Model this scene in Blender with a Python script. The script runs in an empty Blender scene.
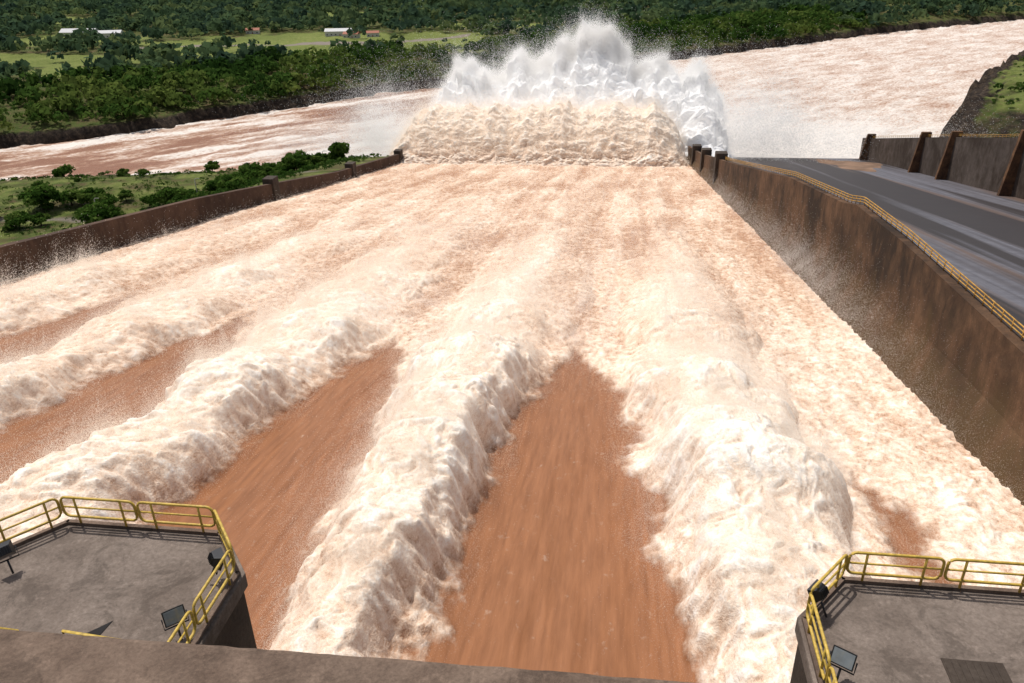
import bpy, math, random
import numpy as np
from mathutils import Vector, Matrix
rng=np.random.default_rng(7); random.seed(7)
S=bpy.context.scene; COL=S.collection
S.view_settings.view_transform='Standard'; S.view_settings.look='None'; S.view_settings.exposure=0
T=0.171
def cz(y): return 97-T*y
XL,XR,X2=-110.0,36.2,136.0
# ---------------- noise
_p=np.random.default_rng(3).permutation(256); P=np.concatenate([_p,_p,_p]).astype(np.int64)
_a=np.random.default_rng(4).uniform(0,2*np.pi,256); GX,GY=np.cos(_a),np.sin(_a)
_g=np.random.default_rng(5).normal(size=(256,3)); _g/=np.linalg.norm(_g,axis=1)[:,None]
def fade(t): return t*t*t*(t*(t*6-15)+10)
def pn2(x,y,s=0):
    x=np.asarray(x,float)+s*17.31; y=np.asarray(y,float)+s*9.73
    xi=np.floor(x); yi=np.floor(y); fx=x-xi; fy=y-yi
    xi=xi.astype(np.int64)&255; yi=yi.astype(np.int64)&255
    u=fade(fx); v=fade(fy)
    def g(a,b,dx,dy):
        h=P[P[a]+b]; return GX[h]*dx+GY[h]*dy
    x1=(xi+1)&255; y1=(yi+1)&255
    n00=g(xi,yi,fx,fy); n10=g(x1,yi,fx-1,fy); n01=g(xi,y1,fx,fy-1); n11=g(x1,y1,fx-1,fy-1)
    a=n00+u*(n10-n00); b=n01+u*(n11-n01)
    return (a+v*(b-a))*1.4
def pn3(x,y,z,s=0):
    x=x+s*17.3; y=y+s*9.7; z=z+s*5.1
    xi=np.floor(x); yi=np.floor(y); zi=np.floor(z); fx=x-xi; fy=y-yi; fz=z-zi
    xi=xi.astype(np.int64)&255; yi=yi.astype(np.int64)&255; zi=zi.astype(np.int64)&255
    u=fade(fx); v=fade(fy); w=fade(fz)
    def g(a,b,c,dx,dy,dz):
        h=P[P[P[a&255]+(b&255)]+(c&255)]; q=_g[h]; return q[...,0]*dx+q[...,1]*dy+q[...,2]*dz
    r=0
    for i in (0,1):
        for j in (0,1):
            for k in (0,1):
                wt=(u if i else 1-u)*(v if j else 1-v)*(w if k else 1-w)
                r=r+wt*g(xi+i,yi+j,zi+k,fx-i,fy-j,fz-k)
    return r*1.4
def fbm2(x,y,o=4,s=0):
    r=0;a=1;t=0
    for i in range(o): r=r+a*pn2(x*2**i,y*2**i,s+i);t+=a;a*=.5
    return r/t
def bil2(x,y,o=4,s=0,gain=.5):
    r=0;a=1;t=0
    for i in range(o): r=r+a*np.abs(pn2(x*2.03**i,y*2.03**i,s+i));t+=a;a*=gain
    return r/t
def bil3(x,y,z,o=3,s=0,gain=.5):
    r=0;a=1;t=0
    for i in range(o): r=r+a*np.abs(pn3(x*2.03**i,y*2.03**i,z*2.03**i,s+i));t+=a;a*=gain
    return r/t
def ss(a,b,x):
    t=np.clip((x-a)/(b-a),0,1); return t*t*(3-2*t)
# ---------------- mesh helpers
def link(o): COL.objects.link(o); return o
def raw_mesh(name,co,faces,mat,attrs=None,smooth=True):
    co=np.asarray(co,np.float32).reshape(-1,3); faces=np.asarray(faces,np.int32)
    k=faces.shape[1]; n=len(faces)
    me=bpy.data.meshes.new(name)
    me.vertices.add(len(co)); me.vertices.foreach_set("co",co.ravel())
    me.loops.add(n*k); me.loops.foreach_set("vertex_index",faces.ravel())
    me.polygons.add(n); me.polygons.foreach_set("loop_start",np.arange(0,n*k,k,dtype=np.int32))
    try: me.polygons.foreach_set("loop_total",np.full(n,k,np.int32))
    except Exception: pass
    me.update(calc_edges=True)
    me.polygons.foreach_set("use_smooth",np.full(n,smooth))
    if attrs:
        for an,av in attrs.items():
            at=me.attributes.new(an,'FLOAT','POINT'); at.data.foreach_set("value",np.asarray(av,np.float32).ravel())
    if mat: me.materials.append(mat)
    return me
def grid_mesh(name,X,Y,Z,mat,attrs=None):
    r,c=X.shape; idx=np.arange(r*c).reshape(r,c)
    f=np.stack([idx[:-1,:-1],idx[:-1,1:],idx[1:,1:],idx[1:,:-1]],-1).reshape(-1,4)
    return raw_mesh(name,np.stack([X,Y,Z],-1),f,mat,attrs)
def obj(name,me,parent=None,**kw):
    o=bpy.data.objects.new(name,me); link(o)
    if parent: o.parent=parent
    for k,v in kw.items(): o[k]=v
    return o
class MB:
    def __init__(s): s.v=[];s.f=[]
    def box(s,x0,x1,y0,y1,z0,z1):
        b=len(s.v); s.v+=[(x,y,z) for z in(z0,z1) for y in(y0,y1) for x in(x0,x1)]
        for q in((0,2,3,1),(4,5,7,6),(0,1,5,4),(2,6,7,3),(0,4,6,2),(1,3,7,5)): s.f.append([b+i for i in q])
    def prism(s,poly,z0,z1):
        b=len(s.v);n=len(poly)
        s.v+=[(x,y,z0) for x,y in poly]+[(x,y,z1) for x,y in poly]
        s.f.append([b+i for i in range(n)][::-1]); s.f.append([b+n+i for i in range(n)])
        for i in range(n): j=(i+1)%n; s.f.append([b+i,b+j,b+n+j,b+n+i])
    def tube(s,pts,r,n=8,closed=False):
        pts=[Vector(p) for p in pts]; b=len(s.v); m=len(pts)
        rs=r if isinstance(r,(list,tuple)) else [r]*m
        for i,p in enumerate(pts):
            if closed: d=(pts[(i+1)%m]-pts[i-1])
            else: d=pts[min(i+1,m-1)]-pts[max(i-1,0)]
            d.normalize(); a=Vector((0,0,1)) if abs(d.z)<.9 else Vector((1,0,0))
            e1=d.cross(a).normalized(); e2=d.cross(e1)
            for k in range(n):
                t=2*math.pi*k/n; q=p+(e1*math.cos(t)+e2*math.sin(t))*rs[i]; s.v.append(tuple(q))
        for i in range(m if closed else m-1):
            j=(i+1)%m
            for k in range(n):
                l=(k+1)%n; s.f.append([b+i*n+k,b+j*n+k,b+j*n+l,b+i*n+l])
        if not closed:
            s.f.append([b+k for k in range(n)]); s.f.append([b+(m-1)*n+k for k in range(n)][::-1])
    def mesh(s,name,mat,smooth=False,bevel=0):
        me=bpy.data.meshes.new(name); me.from_pydata(s.v,[],s.f); me.update()
        import bmesh
        bm=bmesh.new(); bm.from_mesh(me); bmesh.ops.recalc_face_normals(bm,faces=bm.faces)
        if bevel: bmesh.ops.bevel(bm,geom=list(bm.edges),offset=bevel,segments=2,affect='EDGES',profile=.6)
        bm.to_mesh(me); bm.free()
        if smooth:
            for p in me.polygons: p.use_smooth=True
        me.materials.append(mat); return me
# ---------------- material helpers
class NT:
    def __init__(s,name):
        s.m=bpy.data.materials.new(name); s.m.use_nodes=True; s.n=s.m.node_tree.nodes; s.l=s.m.node_tree.links; s.n.clear()
        s.out=s.n.new("ShaderNodeOutputMaterial")
    def nd(s,t,**kw):
        n=s.n.new(t)
        for k,v in kw.items(): setattr(n,k,v)
        return n
    def setin(s,n,i,v):
        if isinstance(v,bpy.types.NodeSocket): s.l.new(v,n.inputs[i])
        else: n.inputs[i].default_value=v
    def geo(s): return s.nd("ShaderNodeTexCoord").outputs["Object"]
    def mapping(s,v,scale=(1,1,1),rot=(0,0,0),loc=(0,0,0)):
        n=s.nd("ShaderNodeMapping"); s.l.new(v,n.inputs[0]); n.inputs["Scale"].default_value=scale; n.inputs["Rotation"].default_value=rot; n.inputs["Location"].default_value=loc
        return n.outputs[0]
    def noise(s,v,sc,det=4,rough=.55,dist=0):
        n=s.nd("ShaderNodeTexNoise"); s.l.new(v,n.inputs["Vector"]); n.inputs["Scale"].default_value=sc; n.inputs["Detail"].default_value=det; n.inputs["Roughness"].default_value=rough; n.inputs["Distortion"].default_value=dist
        return n.outputs[0]
    def ramp(s,f,stops):
        n=s.nd("ShaderNodeValToRGB"); s.l.new(f,n.inputs[0]); e=n.color_ramp.elements
        while len(e)<len(stops): e.new(.5)
        for q,(p,c) in zip(e,stops): q.position=p; q.color=tuple(c)+(1,) if len(c)==3 else c
        return n.outputs[0]
    def mix(s,f,a,b,mode='MIX'):
        n=s.nd("ShaderNodeMix",data_type='RGBA',blend_type=mode)
        for i,v in ((0,f),(6,a),(7,b)):
            if isinstance(v,tuple) and len(v)==3: v=v+(1,)
            s.setin(n,i,v)
        return n.outputs[2]
    def math(s,op,a,b=0.0,clamp=False):
        n=s.nd("ShaderNodeMath",operation=op,use_clamp=clamp); s.setin(n,0,a); s.setin(n,1,b); return n.outputs[0]
    def mr(s,v,a,b,c=0.0,d=1.0):
        n=s.nd("ShaderNodeMapRange"); s.setin(n,0,v); n.inputs[1].default_value=a;n.inputs[2].default_value=b;n.inputs[3].default_value=c;n.inputs[4].default_value=d; return n.outputs[0]
    def attr(s,name): return s.nd("ShaderNodeAttribute",attribute_name=name).outputs["Fac"]
    def bump(s,h,st,dist):
        n=s.nd("ShaderNodeBump"); s.l.new(h,n.inputs["Height"]); n.inputs["Strength"].default_value=st; n.inputs["Distance"].default_value=dist; return n.outputs[0]
    def prin(s,col,rough=.8,bump=None,spec=.5,metal=0):
        p=s.nd("ShaderNodeBsdfPrincipled")
        if isinstance(col,tuple) and len(col)==3: col=col+(1,)
        s.setin(p,"Base Color",col); s.setin(p,"Roughness",rough); s.setin(p,"Specular IOR Level",spec); p.inputs["Metallic"].default_value=metal
        if bump: s.l.new(bump,p.inputs["Normal"])
        s.l.new(p.outputs[0],s.out.inputs[0]); return p
    def dt(s,c,f,bp=None):
        d=s.nd("ShaderNodeBsdfDiffuse"); tr=s.nd("ShaderNodeBsdfTranslucent")
        for q in(d,tr): s.setin(q,0,c if not(isinstance(c,tuple) and len(c)==3) else c+(1,))
        if bp: s.l.new(bp,d.inputs["Normal"])
        mx=s.nd("ShaderNodeMixShader"); mx.inputs[0].default_value=f; s.l.new(d.outputs[0],mx.inputs[1]); s.l.new(tr.outputs[0],mx.inputs[2]); s.l.new(mx.outputs[0],s.out.inputs[0])
def simple(name,col,rough=.7,spec=.4,var=.15,sc=3,metal=0):
    t=NT(name); g=t.geo(); n=t.noise(g,sc,3)
    c=t.ramp(n,[(.3,tuple(x*(1-var) for x in col)),(.7,tuple(min(1,x*(1+var)) for x in col))])
    t.prin(c,rough,None,spec,metal); return t.m
# spillway water
t=NT("churning_water"); g=t.geo(); foam=t.attr("foam"); cav=t.attr("cav")
n1=t.noise(t.mapping(g,(1,.6,1)),1.2,5,.72); n2=t.noise(g,6,2,.7)
cv=t.math('ADD',cav,t.math('ADD',t.math('MULTIPLY',t.math('SUBTRACT',n1,.5),1.2),t.math('MULTIPLY',t.math('SUBTRACT',n2,.5),.8)))
fc=t.ramp(cv,[(.0,(.41,.235,.15)),(.22,(.60,.41,.29)),(.45,(.76,.585,.45)),(.72,(.87,.745,.62)),(1,(.94,.885,.81))])
st=t.noise(t.mapping(g,(2.2,.2,.3)),1.0,4,.6)
bc=t.ramp(st,[(.3,(.21,.085,.034)),(.7,(.305,.13,.056))])
fm=t.mr(t.math('ADD',foam,t.math('MULTIPLY',t.math('SUBTRACT',n1,.5),1.0)),.1,.9)
col=t.mix(fm,bc,fc)
hh=t.math('ADD',t.math('MULTIPLY',n1,fm),t.math('ADD',t.math('MULTIPLY',t.math('MULTIPLY',n2,.3),fm),t.math('MULTIPLY',st,.15)))
p=t.prin(col,t.mr(fm,0,1,.42,1),t.bump(hh,.55,.4),t.mr(fm,0,.6,.25,.0))
M_water=t.m
# river
t=NT("muddy_river_water"); g=t.geo(); foam=t.attr("foam")
gm=t.mapping(g,(1,1,1),(0,0,math.radians(-46)))
a=t.noise(t.mapping(gm,(.35,1,1)),.14,7,.72,.6); b=t.noise(t.mapping(gm,(.5,1,1)),.55,5,.75)
f=t.math('ADD',t.math('MULTIPLY',a,.9),t.math('MULTIPLY',b,1.5)); f=t.math('ADD',f,t.math('SUBTRACT',foam,1.75))
fm=t.mr(f,-.12,.5)
col=t.ramp(fm,[(0,(.27,.12,.065)),(.3,(.42,.245,.16)),(.6,(.60,.45,.36)),(1,(.82,.75,.68))])
t.prin(col,t.mr(fm,0,1,.4,.9),t.bump(t.math('ADD',a,b),.8,2.0),.25)
M_river=t.m
# spray
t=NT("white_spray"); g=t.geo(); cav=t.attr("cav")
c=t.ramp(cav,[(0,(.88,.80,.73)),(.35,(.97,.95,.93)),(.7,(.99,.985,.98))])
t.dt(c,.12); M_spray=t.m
t=NT("airborne_droplets"); t.dt((.985,.975,.96),.5); M_drop=t.m
t=NT("muddy_droplets"); t.dt((.965,.885,.79),.5); M_drop2=t.m
def concrete(name,a,b,streak=.6,sc=1.0,dark=(.03,.02,.015),sx=.5,wet=None,stain=0):
    t=NT(name); g=t.geo()
    n=t.noise(g,.35*sc,6,.7); c=t.ramp(n,[(.35,a),(.65,b)])
    v=t.noise(t.mapping(g,(sx,sx,.09)),1.0*sc,6,.75,.8); v2=t.noise(g,.05*sc,4,.7)
    c=t.mix(t.math('MULTIPLY',t.mr(t.math('ADD',v,t.math('MULTIPLY',v2,1.3)),1.02,1.35),streak),c,dark)
    if wet:
        at=t.attr("wet"); c=t.mix(t.mr(t.math('ADD',at,t.math('MULTIPLY',t.math('SUBTRACT',v,.5),2.0)),.4,.9,0,.8),c,wet)
    if stain:
        s=t.noise(g,.5,5,.75,1.0); c=t.mix(t.mr(s,.53,.62,0,stain),c,dark); s=t.noise(t.mapping(g,(1,1,1),loc=(9,4,2)),1.6,5,.8); c=t.mix(t.mr(s,.55,.66,0,stain*.8),c,tuple(min(1,q*1.5) for q in b))
    sp=t.noise(g,7*sc,5,.75); c=t.mix(t.mr(sp,.35,.7,.45,0),c,dark)
    t.prin(c,.9,t.bump(t.math('ADD',sp,n),.7,.05),.2); return t.m
M_wall=concrete("stained_concrete",(.10,.052,.027),(.20,.112,.062),.95,1,(.026,.017,.012),.25,(.115,.07,.03))
M_wallL=concrete("dark_stained_concrete",(.085,.05,.035),(.15,.09,.06),.6,1,sx=.3)
M_wall2=concrete("grey_brown_wall_concrete",(.085,.066,.056),(.155,.12,.10),.9,1,(.04,.026,.018),sx=.3)
M_deck=concrete("weathered_deck_concrete",(.165,.128,.105),(.28,.226,.19),.5,1.2,(.05,.038,.03),stain=.4)
M_beam=concrete("rough_parapet_concrete",(.155,.105,.077),(.28,.2,.15),.3,2.0,stain=.35)
M_pierside=concrete("damp_pier_concrete",(.06,.048,.04),(.12,.095,.075),.6)
M_rust=concrete("orange_stained_concrete",(.10,.05,.03),(.28,.14,.065),.8,sx=.3)
t=NT("dry_spillway_floor"); g=t.geo()
n=t.noise(g,.4,5,.65); s1=t.noise(t.mapping(g,(.06,.0012,0),loc=(2.3,0,0)),1.0,5,.55); s2=t.noise(t.mapping(g,(.5,.003,0)),1.0,5,.65); s3=t.noise(t.mapping(g,(.08,.0016,0),loc=(7,3,0)),1.0,5,.6)
c=t.ramp(n,[(.3,(.098,.095,.112)),(.7,(.155,.15,.168))])
c=t.mix(t.mr(s2,.45,.62,0,.65),c,(.055,.045,.047)); c=t.mix(t.mr(s3,.5,.56,0,.8),c,(.11,.065,.042)); c=t.mix(t.mr(s1,.46,.50),c,(.025,.017,.015))
br=t.nd("ShaderNodeTexBrick"); t.l.new(g,br.inputs[0]); br.inputs["Scale"].default_value=.08; br.inputs["Mortar Size"].default_value=.006; br.offset=0
br.inputs["Color1"].default_value=(1,1,1,1);br.inputs["Color2"].default_value=(.9,.9,.9,1);br.inputs["Mortar"].default_value=(.6,.6,.6,1)
c=t.mix(1.0,c,br.outputs[0],'MULTIPLY')
t.prin(c,.55,None,.4); M_floor=t.m
# ground
t=NT("ground_cover"); g=t.geo(); fld=t.attr("field"); rock=t.attr("rock"); path=t.attr("path")
n=t.noise(g,.03,7,.7); n2=t.noise(g,.25,6,.75); n3=t.noise(g,.012,5,.7)
c=t.ramp(n,[(.35,(.045,.07,.017)),(.5,(.08,.105,.026)),(.62,(.12,.10,.045))])
c=t.mix(t.mr(n2,.48,.62,0,.8),c,(.13,.09,.05))
fc=t.ramp(n2,[(.3,(.11,.15,.035)),(.5,(.19,.225,.06)),(.7,(.27,.25,.10))]); fc=t.mix(t.mr(n3,.42,.6,0,.5),fc,(.10,.13,.03)); c=t.mix(fld,c,fc)
rc=t.ramp(n2,[(.3,(.012,.01,.009)),(.5,(.04,.03,.024)),(.7,(.11,.08,.055))]); c=t.mix(rock,c,rc)
c=t.mix(path,c,(.25,.21,.18))
t.prin(c,.95,t.bump(n2,1,2.5),.1); M_ground=t.m
def foliage(name,a,b,c3):
    t=NT(name); tn=t.attr("tint")
    c=t.ramp(tn,[(0,a),(.5,b),(1,c3)])
    t.dt(c,.4); return t.m
M_leaf=foliage("tree_leaves",(.025,.06,.01),(.065,.125,.022),(.13,.18,.04))
M_forest=foliage("forest_leaves",(.022,.053,.011),(.058,.11,.022),(.13,.17,.04))
M_forest2=foliage("haze_tinted_forest_leaves",(.045,.08,.05),(.072,.118,.055),(.13,.17,.065))  # distance haze painted into the leaf colours: paler and bluer than the riverside trees
M_bark=simple("bark",(.09,.065,.045),.9,.1)
M_yel=simple("yellow_paint",(.5,.34,.06),.5,.4,.3,8)
M_rail=simple("faded_yellow_paint",(.42,.23,.05),.7,.3,.35,2)
M_blk=simple("black_lamp_housing",(.02,.02,.022),.45,.5)
M_glass=simple("lamp_glass",(.25,.28,.3),.1,.8)
M_white=simple("whitewashed_wall",(.62,.58,.54),.8); M_roof=simple("clay_roof",(.35,.13,.08),.8); M_roofg=simple("pale_metal_roof",(.5,.5,.5),.6); M_win=simple("window_glass",(.03,.04,.05),.2)
M_post=simple("weathered_metal",(.3,.28,.24),.6)
M_hole=simple("dark_opening",(.012,.01,.01),.9)
# ---------------- spillway water heightfield
rows=[20.0]
while rows[-1]<470:
    y=rows[-1]; d=math.hypot(y,130-cz(y)); rows.append(y+max(.11,.0023*d*(1 if y<130 else 1.45)))
ys=np.array(rows)
xs=np.concatenate([np.arange(XL-.3,-60,.28),np.arange(-60,-34,.17),np.arange(-34,XR+.3,.12)])
X,Y=np.meshgrid(xs,ys)
G=[23,-2.8,-28.2,-53.5,-79,-104.5]; R=[36.5,10.8,-15.3,-41,-66.5,-92]
wob=pn2(X/5,Y/7,1)*1.8+pn2(X/1.8,Y/2.4,2)*.9+pn2(X/.7,Y/.9,12)*.3
tong=np.zeros_like(X); tsoft=np.zeros_like(X)
for i,gc in enumerate(G):
    if i==0: hy=[0,20,34,44,52,60,72,84,200]; hw=[5,4,2,.6,1.3,0,-4,-5,-9]
    elif i==1: hy=[0,20,34,47,60,72,84,95,110,200]; hw=[8.8,8.5,8.2,7.0,6.3,5.6,3.3,0,-4,-30]
    elif i==2: hy=[0,20,34,47,60,72,84,95,110,200]; hw=[8.5,8.3,7.8,6.6,5.8,5.0,3.0,0,-4,-30]
    elif i==3: hy=[0,20,40,52,60,75,90,104,120,200]; hw=[5,5,5.5,7,7.2,6.4,4.0,0,-4,-30]
    else: hy=[0,20,47,60,80,96,112,130,200]; hw=[9,9,9,8.5,7,4.5,0,-4,-30]
    h=np.interp(Y,hy,hw); cx=gc-np.interp(Y,[45,95],[0,1.8])-(2.5*ss(62,40,Y) if i==3 else 0)
    dd=np.abs(X+wob-cx)-h
    tong=np.maximum(tong,ss(2.6,-1.3,dd)); tsoft=np.maximum(tsoft,ss(3.6,.2,dd))
foam=1-tong
near=ss(200,60,Y)
ridge=np.zeros_like(X)
Hy=[14,24,36,55,75,100,140,200,300,400]
for i,rc in enumerate(R):
    hv=[1.5,2.5,4.6,6.2,5.2,3.6,1.8,.8,.3,.2]
    w=np.interp(Y,[14,30,50,90,150,400],[5.2,6.5,8,8.8,10,13])*(.88 if i>=4 else 1)
    drift=-(Y-90)*.03*(Y>90)*(1 if i>=3 else .3)
    if i==3: drift=drift-2.2*ss(64,42,Y); w=w+1.5*ss(64,42,Y)
    dx=(X+pn2(X/6,Y/9,31+i)*2.6+pn2(X/14,Y/25,35)*6*(1-near)-rc-drift)/w
    k=np.interp(Y,Hy,hv)*(1+.5*pn2(X*0+i*5.3,Y/11,33))
    if i==0: k=k*.12
    if i==3: k=k*np.interp(Y,[80,120],[.82,1.3])
    if i>=4: k=k*np.interp(Y,[60,80,120],[.45,.55,1.1])
    ridge=np.maximum(ridge,k*np.clip(1-dx**2,0,1)**.9)
ridge=ridge*(1-tsoft*.75)
fsm=ss(0,.9,foam)
rid_n=ss(.3,3.5,ridge)
wx=X+pn2(X/2.2,Y/2.5,8)*1.0; wy=Y+pn2(X/2.2,Y/2.5,9)*1.0
D1=bil2(wx/3.2,wy/4.0,2,5); D2=bil2(wx/1.2,wy/1.4,4,15,.6)
D3=bil2((X+pn2(X/5,Y/6,28)*2)/3.0,(Y+pn2(X/5,Y/6,29)*2)/2.3,5,25,.66)
blob=fbm2(X/12,Y/24,3,55)
D=near*(D1*1.15*rid_n+D2*.72*(.35+.65*rid_n))+ (1-near)*D3*1.15*(1+blob*1.2) + near*(1-rid_n)*D3*.9
streak=pn2((X+pn2(X/9,Y/30,40)*2)/4.5,Y/40,41)*.6+pn2(X/9,Y/110,42)*.7+pn2(X/1.8,Y/14,43)*.35
H=fsm*(.25+ridge*.85+D+streak*.5*(1-near*.5)) + (1-fsm)*(pn2(X/1.0,Y/6,50)*.10+pn2(X/4,Y/12,51)*.3)
H=H-ss(26,36,X)*.7*near
Z=cz(Y)+H
fan=fbm2((X+36)/(5+Y*.018),Y/110,4,57)
splash=ss(.1,.6,fbm2(X/5,Y/14,3,58))*ss(14,30,X)*ss(140,90,Y)*ss(40,60,Y)
cav=.10+D2*1.1*near+D1*.5*near+(1-near)*(D3*1.15-.15)+ridge*.04*(1+1.4*(1-near))+streak*.22+blob*.24+fan*.36*(1-near)+splash*.35
gl=np.zeros_like(X)
for gc in G: gl=np.maximum(gl,np.exp(-((X+pn2(X/20,Y/30,62)*6-gc+2)/4.6)**2))
cav=cav-gl*ss(75,110,Y)*ss(260,130,Y)*.13
foam_attr=np.clip(ss(.0,.85,foam)-gl*ss(85,105,Y)*ss(230,110,Y)*.26*(1+pn2(X/5,Y/20,61))-.09*(1-near)*ss(0,.5,fan),0,1)
Xd=X+near*fsm*rid_n*pn2(X/1.5,Y/1.5,66)*.35; Yd=Y-near*fsm*D*.25
me=grid_mesh("spillway_water",Xd,Yd,Z,M_water,{"foam":foam_attr,"cav":cav})
obj("spillway_water",me,kind="structure")
# ---------------- droplets
def bits(name,c,size,mat):
    n=len(c); d1=rng.normal(size=(n,3)); d1/=np.linalg.norm(d1,axis=1)[:,None]; d2=rng.normal(size=(n,3)); d2/=np.linalg.norm(d2,axis=1)[:,None]
    s=np.asarray(size).reshape(-1,1)
    v=np.stack([c+d1*s*.7,c-d1*s*.5+d2*s*.5,c-d1*s*.4-d2*s*.6],1).reshape(-1,3)
    obj(name,raw_mesh(name,v,np.arange(n*3).reshape(n,3),mat,None,False),kind="stuff")
area=np.gradient(ys)[:,None]*np.gradient(xs)[None,:]
dist=np.sqrt(Y**2+X**2+(130-Z)**2)
puffn=np.clip(bil2(X/5,Y/7,3,140)*2.4-.2,0,2)
edgew=4*foam*(1-foam)
wgt=(foam_attr*puffn*(rid_n*1.3+.06)+edgew*.6*ss(20,60,Y))*area/dist**1.8*(Y>24)*(Y<380)
wf=(wgt/wgt.sum()).ravel(); idx=rng.choice(wf.size,size=2500000,p=wf)
c=np.stack([Xd.ravel()[idx],Yd.ravel()[idx],Z.ravel()[idx]],1); ew=edgew.ravel()[idx]; rn_=rid_n.ravel()[idx]; c+=rng.normal(size=c.shape)*(np.array([.35,.4,.05])+ew[:,None]*np.array([.8,.8,.1]))
e=rng.exponential(1,len(idx)); fil=.2+1.9*np.clip(bil2(c[:,0]/1.6,c[:,1]/1.6,2,150),0,1)+.7*rn_
c[:,2]+=e*fil*.9+.02; c[:,0]+=e*pn2(c[:,0]/3,c[:,1]/3,151)*.9; c[:,1]+=e*.3*rn_
bits("foam_spray",c,dist.ravel()[idx]*rng.uniform(.0003,.0007,len(idx))*(1-.4*ew),M_drop2)
mc=[];ms=[]
for x,y,h,sx,sy,sz,n in((-4,100,3.0,4,9,2.2,130000),(-30,104,3.0,4,9,2.2,110000),(33,125,4,1.8,26,3.6,170000),(34,200,3,1.6,50,2.5,50000),(33,75,1.5,2.2,14,1.5,40000),(20,78,3,4,14,2.2,140000),(-15,95,5,4,22,2.2,140000),(11,90,5,5,22,2.2,140000),(-54,112,3,4,12,2.2,60000),(-41,80,6,4,18,2,110000),(-66,100,4,4,22,2,60000),(-21,50,4,1.5,9,2,60000),(3.6,52,4,1.5,10,2,60000),(-3,145,2.5,9,25,1.8,120000),(-30,150,2.5,9,25,1.8,120000),(-60,170,2.5,14,30,1.8,90000),(-10,220,2.5,20,50,2.5,90000)):
    p=rng.normal(size=(n,3))*np.array([sx,sy,sz])+np.array([x,y,0])
    kx=np.clip(bil2(p[:,0]/4,p[:,1]/7+p[:,2]/3,3,160)*3-.35,0,1); p=p[rng.uniform(size=n)<kx]
    p=p[p[:,0]<XR-.5]; z=np.abs(p[:,2])+h*.5; p[:,2]=cz(p[:,1])+z
    mc.append(p); ms.append(np.hypot(p[:,1],130-p[:,2])*.00036)
bits("drifting_mist",np.concatenate(mc),np.concatenate(ms),M_drop)
# ---------------- flip wave
xs=np.arange(-120,33.5,.38); vs=np.linspace(0,1,320)
pv=[0,.15,.32,.5,.62,.72,.82,1]
py=[386,394,402,413,428,446,470,520]; pz=[30.5,33,38.5,44.5,49,49,40,-4]
U,V=np.meshgrid(xs,vs)
Yw=np.interp(V,pv,py); Zw=np.interp(V,pv,pz)
edge=np.clip(np.minimum(U+121+pn2(U*0,V*9,74)*3,34.5-U+pn2(U*0,V*9,75)*3)/12,0,1)**.6
top=1+.14*pn2(U/14,V*0,70)+.08*pn2(U/5,V*0,71)+.04*pn2(U/2,V*0,72)
base=cz(Yw)-2
Zw=base+(Zw-base)*edge*top
wU=U+pn2(U/7,V*8,76)*2
dA=bil3(wU/8,Yw/8,Zw/8,2,3); dB=bil3(wU/2.8,Yw/2.8,Zw/2.3,4,9,.68)
d=(dA*6+dB*3.2)*(ss(0,.15,V)*.8+.15)
c=.16+dB*1.25+dA*.5+ss(.1,.55,V)*.2
me=grid_mesh("launching_wave",U+pn2(U/4,V*30,73)*.8,Yw-d*.75,Zw+d*.6-1,M_water,{"foam":np.ones_like(U),"cav":c})
obj("launching_wave",me,kind="structure")
wm=(V>.2)&(V<.75); ii=rng.choice(np.flatnonzero(wm.ravel()),260000)
vv1=V.ravel()[ii]
c=np.stack([U.ravel()[ii],(Yw-d*.75).ravel()[ii],(Zw+d*.6-1).ravel()[ii]],1)+rng.normal(size=(len(ii),3))*np.array([1,.5,.5]); c[:,2]+=rng.exponential(1.8,len(ii))*ss(.25,.6,vv1)*(1+2.5*np.abs(pn2(c[:,0]/4,c[:,0]*0,77)))
bits("wave_spray",c,rng.uniform(.1,.28,len(ii)),M_drop2)
# ---------------- spray cloud: leaning bank of billows
ex=[-146,-136,-126,-118,-104,-90,-78,-63,-48,-36,-24,-12,2,12,22,34,46,56,65,74]; ez=[2,18,36,56,80,77,72,84,80,88,96,92,84,78,80,74,80,62,34,4]
us=np.arange(-146,75,.45); vv_=np.linspace(0,1,300)
U,V=np.meshgrid(us,vv_)
topz=np.interp(U+pn2(U/9,V*3,210)*4,ex,ez)+pn2(U/8,U*0,211)*6+pn2(U/4,U*0+V*2,212)*3-5
y0=432; y1=520
Yb=y0+(y1-y0)*np.clip(V/.8,0,1)+ (V>.8)*(V-.8)*200
zt=np.maximum(130-(130-topz)*(y1/430.),0)
lowz=np.minimum(26,np.maximum(topz*.5,0))
Zb=np.where(V<=.8, lowz+(zt-lowz)*np.clip(V/.8,0,1)**.85, zt-(V-.8)/.2*(zt+2))
Zb=np.maximum(Zb,-2)
dA=bil3(U/20,Yb/20,Zb/20,2,220); dB=bil3(U/8.5,Yb/8.5,Zb/8.5,2,222,.5); dC=bil3(U/3.4,Yb/3.4,Zb/3.4,3,226,.58)
d=(dA*20+dB*11+dC*2.4)-8
nx=pn3(U/11,Yb/11,Zb/11,230)*5
hfac=ss(0,.12,V)*ss(0,14,Zb)*ss(-146,-128,U)*ss(75,58,U)
Xs,Ysf,Zs=U+nx*hfac,Yb-d*.62*hfac,Zb+d*.7*hfac
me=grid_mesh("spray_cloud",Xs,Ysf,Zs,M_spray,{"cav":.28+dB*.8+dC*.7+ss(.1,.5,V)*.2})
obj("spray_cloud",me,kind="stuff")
wm=(V>.08)&(V<.9)&(Zb>1); pw=(wm*(.4+2.4*np.exp(-((V-.78)/.12)**2))*(.15+bil2(U/9,V*6,3,231)*2.8)).ravel(); pw/=pw.sum()
ii=rng.choice(pw.size,1200000,p=pw); e=rng.exponential(1,len(ii))
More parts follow.
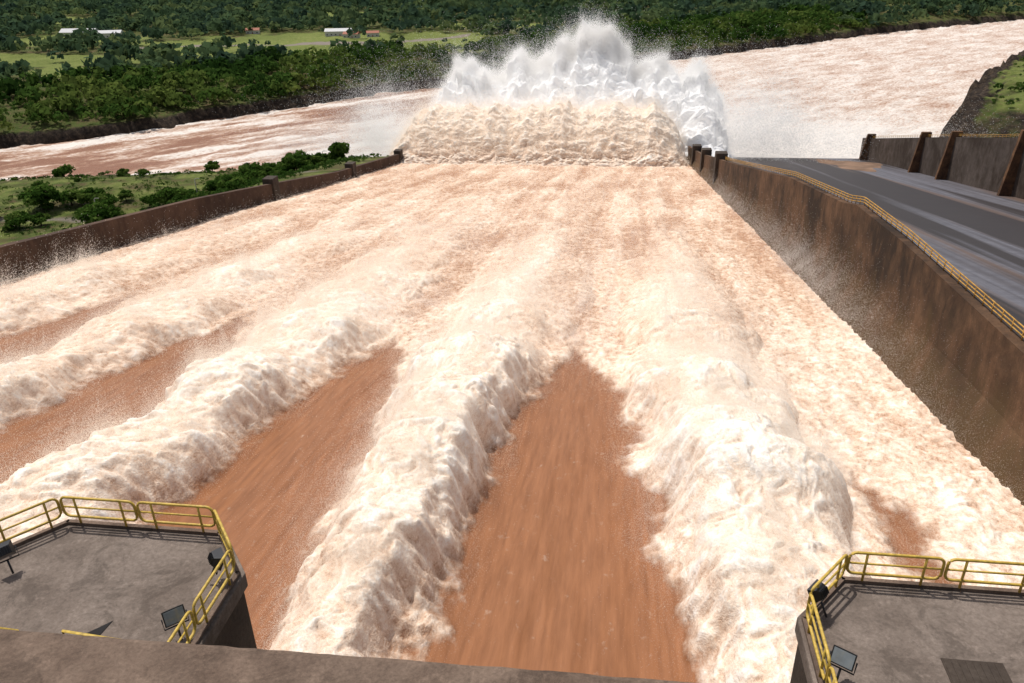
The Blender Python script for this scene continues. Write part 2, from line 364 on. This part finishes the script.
p=np.stack([Xs.ravel()[ii],Ysf.ravel()[ii],Zs.ravel()[ii]],1)
fil=.4+5*np.clip(bil3(p[:,0]/8,p[:,1]/30,p[:,2]/12,3,240,.6)*1.6-.12,0,1)
p+=rng.normal(size=p.shape)*np.array([1.5,1.0,1.2]); p[:,2]+=e*fil; p[:,1]-=rng.exponential(1.0,len(ii))*1.8; p[:,0]+=e*fil*(pn2(p[:,0]/10,p[:,0]*0,241)*.6+(p[:,0]+35)/400)
sel=[p]
for j in range(60):
    x=rng.uniform(-116,50) if j%2 else rng.normal(-25,18); zt1=float(130-(130-(np.interp(x,ex,ez)-12))*(515/430.)); n=3000; tt=rng.uniform(size=n)**1.4; L=rng.uniform(4,13)*(1.2 if abs(x+25)<22 else .85); a=rng.normal(0,.25)+(x+35)/260
    sp=1.8+tt*4.0*rng.uniform(.6,1.4)
    sel.append(np.stack([x+a*L*tt+rng.normal(size=n)*sp,512+rng.normal(size=n)*sp*1.5,zt1+L*tt+rng.normal(size=n)*sp],1))
for x,y,z,sx,sy,sz,n in((-138,465,30,14,12,13,400000),(-172,490,14,30,14,9,300000),(78,470,32,18,14,15,400000),(-40,520,62,48,10,9,120000),(122,490,16,36,16,11,340000),(-45,446,50,48,6,4,90000)):
    p=rng.normal(size=(n,3))*np.array([sx,sy,sz])+np.array([x,y,z]); w=bil3(p[:,0]/14,p[:,1]/14,p[:,2]/10,3,180,.6); sel.append(p[(rng.uniform(size=n)<w*2.2)&(p[:,2]>0)])
p=np.concatenate(sel); bits("spray_droplets",p,rng.uniform(.12,.3,len(p)),M_drop)
# ---------------- terrain
def poly_sd(X,Y,pts):
    best=np.full(X.shape,1e9); sgn=np.ones(X.shape)
    for (ax,ay),(bx,by) in zip(pts[:-1],pts[1:]):
        dx,dy=bx-ax,by-ay; L=dx*dx+dy*dy
        tt=np.clip(((X-ax)*dx+(Y-ay)*dy)/L,0,1)
        d=np.hypot(X-ax-tt*dx,Y-ay-tt*dy); cr=dx*(Y-ay)-dy*(X-ax)
        m=d<best-1e-6; best=np.where(m,d,best); sgn=np.where(m,np.sign(cr),sgn)
    return best*sgn
PF=[(-6000,-2600),(-900,230),(-455,537),(-384,590),(-345,645),(-288,706),(-217,791),(-60,900),(67,1018),(232,1162),(402,1316),(643,1486),(6000,5400)]
PQ=[(-6000,-3000),(-700,200),(-381,439),(-281,463),(-186,493),(-135,478),(-118,430),(-100,400),(45,400),(60,462),(150,470),(200,560),(233,629),(285,740),(345,840),(439,985),(600,1120),(6000,5000)]
FIELDS=[(-430,985,160,135),(-250,1010,130,95),(-650,850,120,55),(-540,770,70,30),(-270,1060,110,80),(-900,1300,180,60),(-180,1220,90,40),(-500,1400,120,55),(-1700,2150,260,90),(-800,1000,100,40),(-715,1040,110,45)]
def field(X,Y):
    f=np.zeros_like(X)
    for a,b,c,d in FIELDS:
        q=((X-a)/c)**2+((Y-b)/d)**2+pn2(X/40,Y/40,80)*.8
        f=np.maximum(f,ss(1.1,.85,q))
    return f
def terrain(X,Y):
    df=poly_sd(X,Y,PF)+pn2(X/25,Y/25,90)*9; dn=-poly_sd(X,Y,PQ)+pn2(X/18,Y/18,91)*5
    n=fbm2(X/60,Y/60,4,92)
    h=np.full(X.shape,-8.0)
    far=-8+17*ss(-4,10,df)+10*ss(8,60,df)+.012*np.clip(df,0,4000)+n*4*ss(0,60,df)
    h=np.where(df>-5,far,h)
    bank=-8+14*ss(-4,8,dn)+11*ss(5,60,dn)+n*3.5*ss(0,30,dn)+pn2(X/9,Y/9,99)*.8*ss(0,10,dn)
    wl=cz(np.clip(Y,0,1000))+4.6
    k=ss(110,2,-113-X)*ss(420,385,Y)
    left=bank+(np.maximum(wl,bank)-bank)*k
    rn=bil2(X/16,Y/16,4,98)
    mound=-8+29*ss(-3,16,dn+rn*14-6)+18*ss(12,110,dn)+n*4*ss(0,40,dn)+rn*12*ss(0,12,dn)*ss(60,20,dn)
    mk=ss(530,600,Y)*ss(150,200,X)
    right=np.where(Y<480,np.minimum(cz(Y)-6,60),-8+6*ss(0,40,dn)); right=right+(mound-right)*mk
    nearh=np.where(X<-111,left,right)
    h=np.where(dn>-5,nearh,h)
    inch=(X>-111)&(X<140)&(Y<475)
    h=np.where(inch,cz(np.minimum(Y,475))-9,h)
    return h,df,dn
def axis(segs): return np.concatenate([np.arange(s,e,st) for s,e,st in segs])
gx=np.unique(np.concatenate([axis([(-9000,-2000,250),(-2000,-900,25),(-900,-500,8),(-500,-111,2.6),(-105,140,7),(140,520,3),(520,1500,20),(1500,9000,250)]),[-112.8,-111.3,-110.5]]))
gy=axis([(-100,60,12),(60,900,3),(900,1500,7),(1500,3000,25),(3000,14001,300)])
X,Y=np.meshgrid(gx,gy); Hh,df,dn=terrain(X,Y)
sl=np.hypot(*np.gradient(Hh,gy,gx))
rock=np.clip(ss(.35,.7,sl)+ss(8,3,Hh)+ ss(.1,.5,pn2(X/12,Y/12,95))*.5*(dn>0)*(dn<60)+(X>200)*(dn>0)*(dn<24),0,1)
path=ss(9,6,np.abs(poly_sd(X,Y,[(-620,960),(-457,992),(-298,1012),(-200,1090)])))*(X>-620)*(X<-200)
path=np.maximum(path,(ss(1.1,.9,((X+345)/62)**2+((Y-1010)/22)**2)))
path=np.maximum(path,.8*ss(4,2,np.abs(poly_sd(X,Y,[(-400,280),(-300,325),(-215,345),(-150,330),(-122,300)])+pn2(X/15,Y/15,94)*4))*(X<-120)*(X>-400)*(Y<420))
me=grid_mesh("ground",X,Y,Hh,M_ground,{"field":np.clip(field(X,Y)*(df>0)+.9*(dn>0)*(X<-111)*ss(-.15,.25,fbm2(X/14,Y/14,3,97))+.8*(X>200)*(dn>25)*(Hh>22),0,1),"rock":rock*(1-path),"path":path})
obj("ground",me,kind="structure")
# river
gx=axis([(-2500,-800,20),(-800,900,3.2),(900,3000,25)]); gy=axis([(0,390,15),(390,1700,3.2),(1700,4000,30)])
X,Y=np.meshgrid(gx,gy)
a=(X+Y)*.707; b=(Y-X)*.707
w=fbm2(a/22,b/12,5,101); dfar=poly_sd(X,Y,PF)
dp=np.hypot((X+60)/1.7,Y-510)
foam=.36+.52*ss(-180,40,X)+.6*ss(260,50,dp)+.45*ss(-60,-8,dfar)*ss(0,-200,X)+1.1*fbm2(a/70,b/14,5,103)*ss(60,-200,X)+.3*fbm2(a/60,b/18,5,106)*ss(-60,100,X)
me=grid_mesh("river",X,Y,w*2.2*ss(0,1,foam)+bil2(a/8,b/6,3,104)*1.8*np.clip(foam,0,2),M_river,{"foam":foam})
obj("river",me,kind="structure")
# ---------------- walls
def wall_mesh(name,x0,x1,prof,zb,mat,berm=0):
    yy=np.arange(prof[0][0],prof[-1][0]+.01,2.0); zz=np.interp(yy,[p[0] for p in prof],[p[1] for p in prof])
    ring=[(x0,t) for t in np.linspace(0,1,21)]+[(x1,t) for t in np.linspace(1,0,9)]
    co=[];wet=[]
    for y,z in zip(yy,zz):
        lo=cz(y)+zb; l0=cz(y); bh=(z-l0)*.42
        for x,t in ring:
            q=lo+(z-lo)*t; dx=0
            if berm and x==x0: dx=-berm*min(1.0,max(0,1-(q-l0)/bh))*min(1,(z-l0)/10)
            co.append((x+dx,y,q)); wet.append(1-min(1,max(0,(q-l0)/(z-l0))))
    m=len(ring); n=len(yy); f=[]
    for i in range(n-1):
        for k in range(m):
            l=(k+1)%m; f.append([i*m+k,i*m+l,(i+1)*m+l,(i+1)*m+k])
    return raw_mesh(name,co,f,mat,{"wet":wet},False)
profR=[(10,97),(68,96.5),(103,94.8),(124,93),(131,91.2),(173,84),(256,66),(369,42.5),(430,31.5),(474,24)]
TW=1.3
RW=bpy.data.objects.new("spillway_wall",None); link(RW); RW["label"]="tall brown water-stained concrete wall with railing beside the churning chute"; RW["category"]="wall"
obj("wall_body",wall_mesh("wall_body",XR,XR+TW,profR,-8,M_wall,2.0),RW)
zR=lambda y: float(np.interp(y,[p[0] for p in profR],[p[1] for p in profR]))
for y in (300,352,396):
    mb=MB(); mb.box(XR-1.2,XR+3.0,y-2.2,y+2.2,cz(y)-3,zR(y)+2.6); obj("buttress",mb.mesh("buttress",M_pierside,bevel=.15),RW)
mb=MB(); xr=XR+TW-.25
ysr=np.arange(40,290,2.2)
for y in ysr: mb.tube([(xr,y,zR(y)),(xr,y,zR(y)+1.25)],.07,5)
for h in(.45,.85,1.25): mb.tube([(xr,y,zR(y)+h) for y in ysr],.075,5)
o=obj("safety_railing",mb.mesh("safety_railing",M_rail,True)); o["label"]="long faded yellow steel safety railing along wall top"; o["category"]="railing"
profL=[(60,91.5),(122,82.8),(151,78),(193,71),(236,62.8),(301,50),(387,36.2),(402,33.5)]
LW=bpy.data.objects.new("spillway_wall",None); link(LW); LW["label"]="low dark concrete wall between the chute and grassy bank"; LW["category"]="wall"
obj("wall_body",wall_mesh("wall_body",XL-1.8,XL,profL,-8,M_wallL),LW)
zL=lambda y: float(np.interp(y,[p[0] for p in profL],[p[1] for p in profL]))
for y in(240,318,392):
    mb=MB(); mb.box(XL-3,XL+.6,y-2.2,y+2.2,cz(y)-3,zL(y)+2.0); obj("buttress",mb.mesh("buttress",M_pierside,bevel=.15),LW)
profX=[(200,87),(294,67),(311,63),(355,53.8),(383,47.5),(463,29.5),(476,27)]
W2=bpy.data.objects.new("divider_wall",None); link(W2); W2["label"]="grey-brown concrete divider wall with tall buttress columns beside dry chute"; W2["category"]="wall"
obj("wall_body",wall_mesh("wall_body",X2,X2+2,profX,-10,M_wall2),W2)
for y in(462,383,350,292):
    z=float(np.interp(y,[p[0] for p in profX],[p[1] for p in profX])); mb=MB()
    mb.v+=[(X2-4.2,y-.8,cz(y)-1),(X2+2.6,y-.8,cz(y)-1),(X2+2.6,y+.8,cz(y)-1),(X2-4.2,y+.8,cz(y)-1),(X2-1.6,y-.8,z+2.4),(X2+2.6,y-.8,z+2.4),(X2+2.6,y+.8,z+2.4),(X2-1.6,y+.8,z+2.4)]
    mb.f=[[0,1,2,3],[4,5,6,7],[0,1,5,4],[1,2,6,5],[2,3,7,6],[3,0,4,7]]
    obj("buttress_column",mb.mesh("buttress_column",M_rust,bevel=.1),W2)
zX=lambda y: float(np.interp(y,[p[0] for p in profX],[p[1] for p in profX]))
mb=MB(); yy=np.arange(230,474,3.0)
for y in yy: mb.tube([(X2+1,y,zX(y)),(X2+1,y,zX(y)+1.2)],.07,4)
for h in(.6,1.2): mb.tube([(X2+1,y,zX(y)+h) for y in yy],.07,4)
o=obj("safety_railing",mb.mesh("safety_railing",M_rail,True)); o["label"]="thin faded railing on top of the divider wall"; o["category"]="railing"
mb=MB(); x0=XR+TW+.02; mb.v=[(x0,0,cz(0)),(X2-.02,0,cz(0)),(X2-.02,470,cz(470)),(x0,470,cz(470)),(x0,0,cz(0)-6),(X2-.02,0,cz(0)-6),(X2-.02,470,-9),(x0,470,-9)]
mb.f=[[0,1,2,3],[3,2,6,7],[4,5,1,0],[0,3,7,4],[1,5,6,2],[4,7,6,5]]
obj("dry_spillway_floor",mb.mesh("dry_spillway_floor",M_floor),kind="structure")
M_silt=simple("silt_patch",(.19,.12,.08),.9,.2,.4,.15)
mb=MB(); pts=[]
for k in range(28):
    a=k/28*6.283; rr=1+.25*math.sin(3*a+1)+.12*math.sin(7*a); pts.append((118+13*rr*math.cos(a),425+34*rr*math.sin(a)))
mb.v=[(min(x,X2-.3),min(y,468),cz(min(y,468))+.03) for x,y in pts]; mb.f=[list(range(28))]
obj("silt_ground",mb.mesh("silt_ground",M_silt),kind="structure")
# ---------------- piers
def pier(cx,label):
    E=bpy.data.objects.new("gate_pier",None); link(E); E["label"]=label; E["category"]="pier"; E["group"]="spillway gate piers"; E.location=(cx,16,88)
    poly=[(-4.6,-8),(4.6,-8),(4.6,3.2),(3.0,5.1),(-3.0,5.1),(-4.6,3.2)]
    mb=MB(); mb.prism(poly,-8,22.4); obj("pier_body",mb.mesh("pier_body",M_pierside,bevel=.05),E)
    mb=MB(); s=1.03; mb.prism([(x*s,y*s if y>0 else y) for x,y in poly],22.403,23.0); obj("deck",mb.mesh("deck",M_deck,bevel=.06),E)
    mb=MB()
    k=[(4.62,-7.9),(4.62,3.2),(3.02,5.15),(-3.02,5.15),(-4.62,3.2),(-4.62,-7.9)]
    for a,b in zip(k[:-1],k[1:]):
        a=Vector((*a,0));b=Vector((*b,0)); u=(b-a).normalized(); nn=Vector((-u.y,u.x,0))*.16
        q=[a,b,b+nn,a+nn]; bb=len(mb.v); mb.v+=[(p.x,p.y,23.003) for p in q]+[(p.x,p.y,23.13) for p in q]
        for ff in((0,1,2,3),(4,5,6,7),(0,1,5,4),(1,2,6,5),(2,3,7,6),(3,0,4,7)): mb.f.append([bb+i for i in ff])
    obj("kerb",mb.mesh("kerb",M_beam),E)
    return E
def panel(a,b,z):
    a=Vector((a[0],a[1],z)); b=Vector((b[0],b[1],z)); L=(b-a).length; u=(b-a)/L
    mb=MB(); g=.06; r=.22; h0,h1=.3,1.15
    Pp=[]
    for cxx,czz,a0 in((g+r,h1-r,180),(L-g-r,h1-r,90),(L-g-r,h0+r,0),(g+r,h0+r,-90)):
        for k in range(5):
            t=math.radians(a0-k*22.5); Pp.append((cxx+math.cos(t)*r,czz+math.sin(t)*r))
    mb.tube([tuple(a+u*p+Vector((0,0,q))) for p,q in Pp],.05,8,closed=True)
    mb.tube([tuple(a+u*(g)+Vector((0,0,.72))),tuple(a+u*(L-g)+Vector((0,0,.72)))],.036,6)
    for f in(.2,.8): mb.tube([tuple(a+u*(L*f)+Vector((0,0,0))),tuple(a+u*(L*f)+Vector((0,0,h1)))],.042,6)
    o=obj("railing_panel",mb.mesh("railing_panel",M_yel,True)); o["label"]="yellow tubular railing panel with rounded corners on pier edge"; o["category"]="railing"; o["group"]="yellow railing panels on the piers"
def floodlight(x,y,z,aim,tilt=-28):
    E=bpy.data.objects.new("floodlight",None); link(E); E["label"]="black floodlight on a bracket at the pier railing"; E["category"]="floodlight"; E["group"]="floodlights on the piers"
    mb=MB()
    mb.v=[(-.24,-.25,-.18),(.24,-.25,-.18),(.24,-.25,.18),(-.24,-.25,.18),(-.4,.14,-.31),(.4,.14,-.31),(.4,.14,.31),(-.4,.14,.31)]
    mb.f=[[0,1,2,3],[4,7,6,5],[0,4,5,1],[1,5,6,2],[2,6,7,3],[3,7,4,0]]
    for k in range(5): mb.box(-.2+k*.1-.012,-.2+k*.1+.012,-.33,-.245,-.15,.15)
    obj("housing",mb.mesh("housing",M_blk,bevel=.012),E)
    mb=MB(); mb.box(-.35,.35,.143,.155,-.26,.26); obj("lamp_glass",mb.mesh("lamp_glass",M_glass),E)
    E.rotation_euler=(math.radians(tilt),0,aim); E.location=(x,y,z+.9); E.scale=(.82,.82,.82)
    mb=MB(); mb.tube([(-.44,0,0),(-.44,0,-.42),(.44,0,-.42),(.44,0,0)],.03,6); mb.tube([(0,0,-.42),(0,.0,-1.05)],.045,6)
    obj("bracket",mb.mesh("bracket",M_blk,True),E)
ZD=111.0
PL="weathered grey concrete pier with chamfered nose and yellow railings"
for cx in(-16.8,10.8):
    pier(cx,PL)
    loop=[(4.55,8.6),(4.55,11.2),(4.55,13.8),(4.55,16.4),(4.55,19.1),(3.0,21.0),(0,21.0),(-3.0,21.0),(-4.55,19.1),(-4.55,16.4),(-4.55,13.8),(-4.55,11.2)]
    for a,b in zip(loop[:-1],loop[1:]): panel((cx+a[0],a[1]),(cx+b[0],b[1]),ZD+.13)
for x,y,a,tl in((-12.7,18.9,-.9,-28),(-12.9,16.4,-2.4,20),(-20.2,18.5,.9,-28),(6.6,19.5,.9,-28),(6.8,17.0,2.6,25)): floodlight(x,y,ZD,a,tl)
mb=MB(); mb.prism([(-16.6,15.4),(-15.5,15.4),(-15.35,16.75)],ZD+.004,ZD+.02); o=obj("access_opening",mb.mesh("access_opening",M_hole)); o["label"]="dark triangular opening in the pier deck"; o["category"]="opening"
mb=MB(); mb.box(9.9,11.6,17.1,18.1,ZD+.004,ZD+.03)
for k in range(8): mb.box(9.95+k*.2,10.05+k*.2,17.15,18.05,ZD+.03,ZD+.045)
o=obj("hatch_cover",mb.mesh("hatch_cover",M_pierside)); o["label"]="dark slatted metal hatch cover set in pier deck"; o["category"]="hatch cover"
for x0,x1 in((-21,-17.8),(-16.4,-14.3)):
    mb=MB(); mb.tube([(x0,15.9,ZD),(x0,15.9,ZD+.35),(x1,15.75,ZD+.35),(x1,15.75,ZD)],.045,6); o=obj("guard_bar",mb.mesh("guard_bar",M_yel,True)); o["label"]="low yellow guard bar beside the deck opening"; o["category"]="guard bar"; o["group"]="guard bars on the pier"
mb=MB(); xx=np.arange(-45,45.1,.25); rngp=np.random.default_rng(11)
prof=[(-3.6,-2.2),(-3.6,0),(-.12,0),(-.03,-.04),(0,-.14),(0,-2.2)]
vv=[];ff=[]
for i,x in enumerate(xx):
    for j,(py_,pz_) in enumerate(prof):
        jt=rngp.normal(0,.004) if 1<j<5 else 0; vv.append((x,py_+jt,pz_+(jt if 0<j<5 else 0)))
m=len(prof)
for i in range(len(xx)-1):
    for k in range(m): l=(k+1)%m; ff.append([i*m+k,i*m+l,(i+1)*m+l,(i+1)*m+k])
mb.v=vv; mb.f=ff
o=obj("parapet",mb.mesh("parapet",M_beam)); o.location=(-4,8.62,120.0); o.rotation_euler=(0,0,math.radians(1.1)); o["label"]="rough brown concrete parapet across the dam crest"; o["category"]="parapet"
# ---------------- trees
def quads(c,nrm,size,jit):
    n=len(c); r=rng.normal(size=(n,3)); nn=nrm+r*jit; nn/=np.linalg.norm(nn,axis=1)[:,None]+1e-9
    a=np.cross(nn,rng.normal(size=(n,3))); a/=np.linalg.norm(a,axis=1)[:,None]+1e-9; b=np.cross(nn,a)
    s=size[:,None]*.5
    v=np.stack([c-a*s-b*s*.7,c+a*s-b*s*.9,c+a*s*.8+b*s,c-a*s*.9+b*s*.8],1).reshape(-1,3)
    return v,np.arange(n*4).reshape(n,4)
def crown_mesh(h,rad,nl,nq,sz,lo=.5):
    V=[];Fc=[];Tn=[];o=0
    for i in range(nl):
        a=rng.uniform(0,2*np.pi); rr=rad*.75*math.sqrt(rng.uniform()); z=h*(lo+(.9-lo)*rng.uniform()*(1-.5*rr/rad)); c=np.array([rr*math.cos(a),rr*math.sin(a),z]); lr=rad*rng.uniform(.28,.5)
        d=rng.normal(size=(nq,3)); d/=np.linalg.norm(d,axis=1)[:,None]; d[:,2]=np.abs(d[:,2])*1.0-.35*(rng.uniform(size=nq)<.5)
        p=c+d*lr*np.array([1,1,.75])*rng.uniform(.7,1.15,size=(nq,1))
        v,f=quads(p,d,rng.uniform(.6,1.3,nq)*sz,.6); V.append(v);Fc.append(f+o);o+=len(v);Tn.append(np.repeat(rng.uniform(.1,.8)+rng.uniform(-.15,.15,nq),4))
    return raw_mesh("crown",np.concatenate(V),np.concatenate(Fc),M_leaf,{"tint":np.concatenate(Tn)},False)
def trunk_mesh(h,rad):
    mb=MB(); mb.tube([(0,0,-.5),(.1,0,h*.25),(.0,.15,h*.5),(.1,.1,h*.8)],[.35,.27,.2,.08],7)
    for i in range(5):
        a=i*1.3; mb.tube([(0,.1,h*(.3+.06*i)),(math.cos(a)*rad*.35,math.sin(a)*rad*.35,h*(.5+.05*i)),(math.cos(a)*rad*.6,math.sin(a)*rad*.6,h*(.6+.04*i))],[.16,.1,.04],5)
    return mb.mesh("trunk",M_bark,True)
kinds=[]
for h,r,nl,nq,sz,lo in((9,6,20,110,.9,.4),(7,4.2,14,100,.8,.35),(11,5,18,110,.9,.4),(3.0,2.8,10,80,.55,.15),(6.5,5.5,18,100,.8,.4)): kinds.append((trunk_mesh(h,r),crown_mesh(h,r,nl,nq,sz,lo)))
LT={0:"broad green tree standing on the grassy bank",1:"small round green tree on the grassy bank",2:"tall green tree on the grassy bank",3:"low green bush on the grassy bank",4:"wide spreading green tree on the grassy bank"}
def tz1(x,y):
    a=terrain(np.array([[x]],float),np.array([[y]],float)); return float(a[0][0,0]),float(a[2][0,0])
def place(k,x,y,s):
    z=tz1(x,y)[0]-.3
    E=bpy.data.objects.new("bush" if k==3 else "tree",None); link(E); E.location=(x,y,z); E.rotation_euler=(0,0,random.uniform(0,6.28)); E.scale=(s,s,s*random.uniform(.9,1.1))
    E["label"]=LT[k]; E["category"]="bush" if k==3 else "tree"; E["group"]="trees and bushes on the bank"
    for nm,m in zip(("trunk","crown"),kinds[k]):
        q=bpy.data.objects.new(nm,m); link(q); q.parent=E
for x,y,k,s in [(-278,343,0,1.5),(-270,354,4,1.4),(-258,354,1,1.5),(-250,350,4,1.2),(-272,318,4,1.1),(-264,322,1,1.0),(-232,316,0,1.3),(-226,322,1,1.2),(-203,334,2,1.2),(-198,330,1,1.3),(-300,330,0,1.3)]: place(k,x,y,s)
for i in range(36):
    f=i/35; place(random.choice([0,1,1,4,3,2]),-195+f*65+random.uniform(-7,7),348+f*60+random.uniform(-9,9),random.uniform(.75,1.2))
cnt=0
while cnt<90:
    x=random.uniform(-380,-118); y=random.uniform(215,480)
    if tz1(x,y)[1]<10 or pn2(np.array([x/25]),np.array([y/25]),200)[0]<.0: continue
    cnt+=1; place(3 if random.random()<.75 else random.choice([1,4]),x,y,random.uniform(.6,1.2))
def forest(name,n,xr,yr,nq,rmin,rmax,cond,sz,mat):
    x=rng.uniform(*xr,n); y=rng.uniform(*yr,n)
    hz,df,dn=terrain(x[None],y[None]); hz=hz[0];df=df[0];dn=dn[0]
    keep=cond(x,y,hz,df,dn); x,y,hz=x[keep],y[keep],hz[keep]; n=len(x)
    r=rmin+(rmax-rmin)*rng.uniform(0,1,n)**1.8; H=r*rng.uniform(1.2,1.9,n)
    d=rng.normal(size=(n,nq,3)); d/=np.linalg.norm(d,axis=2)[:,:,None]; d[:,:,2]=np.abs(d[:,:,2])*1.1-.35
    lump=1+.25*np.sin(d[:,:,0]*5+r[:,None]*9)*np.cos(d[:,:,1]*6+H[:,None]*7)
    p=np.stack([x,y,hz+H*.62],1)[:,None,:]+d*lump[:,:,None]*np.stack([r,r,H*.5],1)[:,None,:]
    v,f=quads(p.reshape(-1,3),d.reshape(-1,3),np.repeat(r,nq)*rng.uniform(.5,1.1,n*nq)*sz,.45)
    tint=np.repeat(np.clip(.45+.7*pn2(x/80,y/80,120)+rng.normal(0,.22,n),0,1),nq*4)
    obj(name,raw_mesh(name,v,f,mat,{"tint":tint},False),kind="stuff")
def vis(x,y):
    a=np.degrees(np.arctan2(-x,y)); return (a<46)&(a>-36)
def dens(x,y,lo): return (pn2(x/70,y/70,130)+.5*pn2(x/22,y/22,131))>lo
fz=lambda x,y: field(x[None],y[None])[0]
R_=lambda x,p: rng.uniform(size=len(x))<p
forest("riverside_forest",16000,(-900,350),(520,1400),38,2.6,9.5,lambda x,y,h,df,dn:(df>7)&(df<150)&vis(x,y)&((fz(x,y)<.3)|R_(x,.02))&(dens(x,y,-.75)|R_(x,.3)),.5,M_forest)
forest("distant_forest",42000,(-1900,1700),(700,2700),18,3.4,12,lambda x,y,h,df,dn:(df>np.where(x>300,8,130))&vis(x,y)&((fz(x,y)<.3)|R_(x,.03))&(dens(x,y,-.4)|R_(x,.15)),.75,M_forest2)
forest("hilltop_thicket",2600,(200,600),(560,1100),40,.9,3.0,lambda x,y,h,df,dn:(dn>24)&vis(x,y)&(h>20)&dens(x*2,y*2,0),.65,M_forest)
forest("bank_scrub",7000,(-420,-116),(200,490),16,.4,1.3,lambda x,y,h,df,dn:(dn>6)&dens(x*3,y*3,-.2),.7,M_forest)
# ---------------- houses
def house(x,y,w,d,h,roofm,lab,rot=0):
    z=tz1(x,y)[0]
    E=bpy.data.objects.new("house",None); link(E); E.location=(x,y,z-.3); E.rotation_euler=(0,0,rot); E["label"]=lab; E["category"]="house"
    mb=MB(); mb.box(-w/2,w/2,-d/2,d/2,0,h); obj("wall",mb.mesh("wall",M_white),E)
    mb=MB(); e=.7; mb.v=[(-w/2-e,-d/2-e,h),(w/2+e,-d/2-e,h),(w/2+e,d/2+e,h),(-w/2-e,d/2+e,h),(-w/2-e,0,h+d*.28),(w/2+e,0,h+d*.28)]
    mb.f=[[0,1,5,4],[2,3,4,5],[0,4,3],[1,2,5],[0,3,2,1]]; obj("roof",mb.mesh("roof",roofm),E)
    n=max(2,int(w/5))
    for i in range(n):
        cx=-w/2+w*(i+.5)/n
        mb=MB()
        if i==n//2: mb.box(cx-.7,cx+.7,-d/2-.06,-d/2-.005,.3,2.6); obj("door",mb.mesh("door",M_roof),E)
        else: mb.box(cx-.9,cx+.9,-d/2-.06,-d/2-.005,1.3,2.7); obj("window",mb.mesh("window",M_win),E)
house(-375,1085,34,12,6,M_roofg,"long white house with pale roof beside the field",.1)
house(-352,1068,20,10,5,M_roof,"white house with red clay roof beside the road",-.1)
house(-330,1090,16,9,5,M_roof,"small white house with red clay roof among trees",.2)
house(-745,1085,50,16,6,M_roofg,"long pale shed with metal roof among trees")
house(-690,1070,30,12,6,M_roofg,"pale shed with metal roof among trees",.2)
house(-510,1120,18,10,5,M_roof,"small white house with clay roof in the woods",.3)
def pole(x,y,h):
    z=tz1(x,y)[0]
    E=bpy.data.objects.new("street_lamp",None); link(E); E.location=(x,y,z); E["label"]="thin grey street lamp on the grassy bank"; E["category"]="street lamp"; E["group"]="street lamps on the bank"
    mb=MB(); mb.tube([(0,0,-.5),(0,0,h),(.5,0,h+.4),(1.8,0,h+.5)],[.24,.2,.14,.12],6); obj("pole",mb.mesh("pole",M_post,True),E)
    mb=MB(); mb.box(1.5,2.5,-.2,.2,h+.35,h+.55); obj("lamp_head",mb.mesh("lamp_head",M_post,bevel=.05),E)
pole(-200,350,12); pole(-155,402,12); pole(-240,330,11)
# ---------------- light
az=(-.7,.7); el=math.radians(66)
sd=Vector((az[0]*math.cos(el)/math.hypot(*az),az[1]*math.cos(el)/math.hypot(*az),math.sin(el)))
L=bpy.data.lights.new("sun","SUN"); L.energy=3.6; L.angle=math.radians(.5); L.color=(1,.96,.9)
o=bpy.data.objects.new("sun",L); link(o); o.rotation_euler=sd.to_track_quat('Z','Y').to_euler()
w=bpy.data.worlds.new("World"); S.world=w; w.use_nodes=True; n=w.node_tree.nodes; bg=n["Background"]; sk=n.new("ShaderNodeTexSky"); sk.sky_type='NISHITA'; sk.sun_disc=False
sk.air_density=1.0; sk.dust_density=3.0
sk.sun_elevation=el; sk.sun_rotation=math.atan2(sd.x,sd.y)
hs=n.new("ShaderNodeHueSaturation"); hs.inputs["Saturation"].default_value=.6
w.node_tree.links.new(sk.outputs[0],hs.inputs["Color"]); w.node_tree.links.new(hs.outputs[0],bg.inputs[0]); bg.inputs[1].default_value=.11
# ---------------- camera
yaw,pitch,roll=map(math.radians,(8.02,26.64,1.3))
fw=Vector((-math.sin(yaw)*math.cos(pitch),math.cos(yaw)*math.cos(pitch),-math.sin(pitch))); r=Vector((math.cos(yaw),math.sin(yaw),0)); u=r.cross(fw)
r2=r*math.cos(roll)-u*math.sin(roll); u2=u*math.cos(roll)+r*math.sin(roll)
c=bpy.data.cameras.new("camera"); c.sensor_width=36; c.lens=796/1024*36; c.clip_end=30000; c.clip_start=.5
o=bpy.data.objects.new("camera",c); link(o)
o.matrix_world=Matrix((( r2.x,u2.x,-fw.x,0),(r2.y,u2.y,-fw.y,0),(r2.z,u2.z,-fw.z,130),(0,0,0,1))); S.camera=o
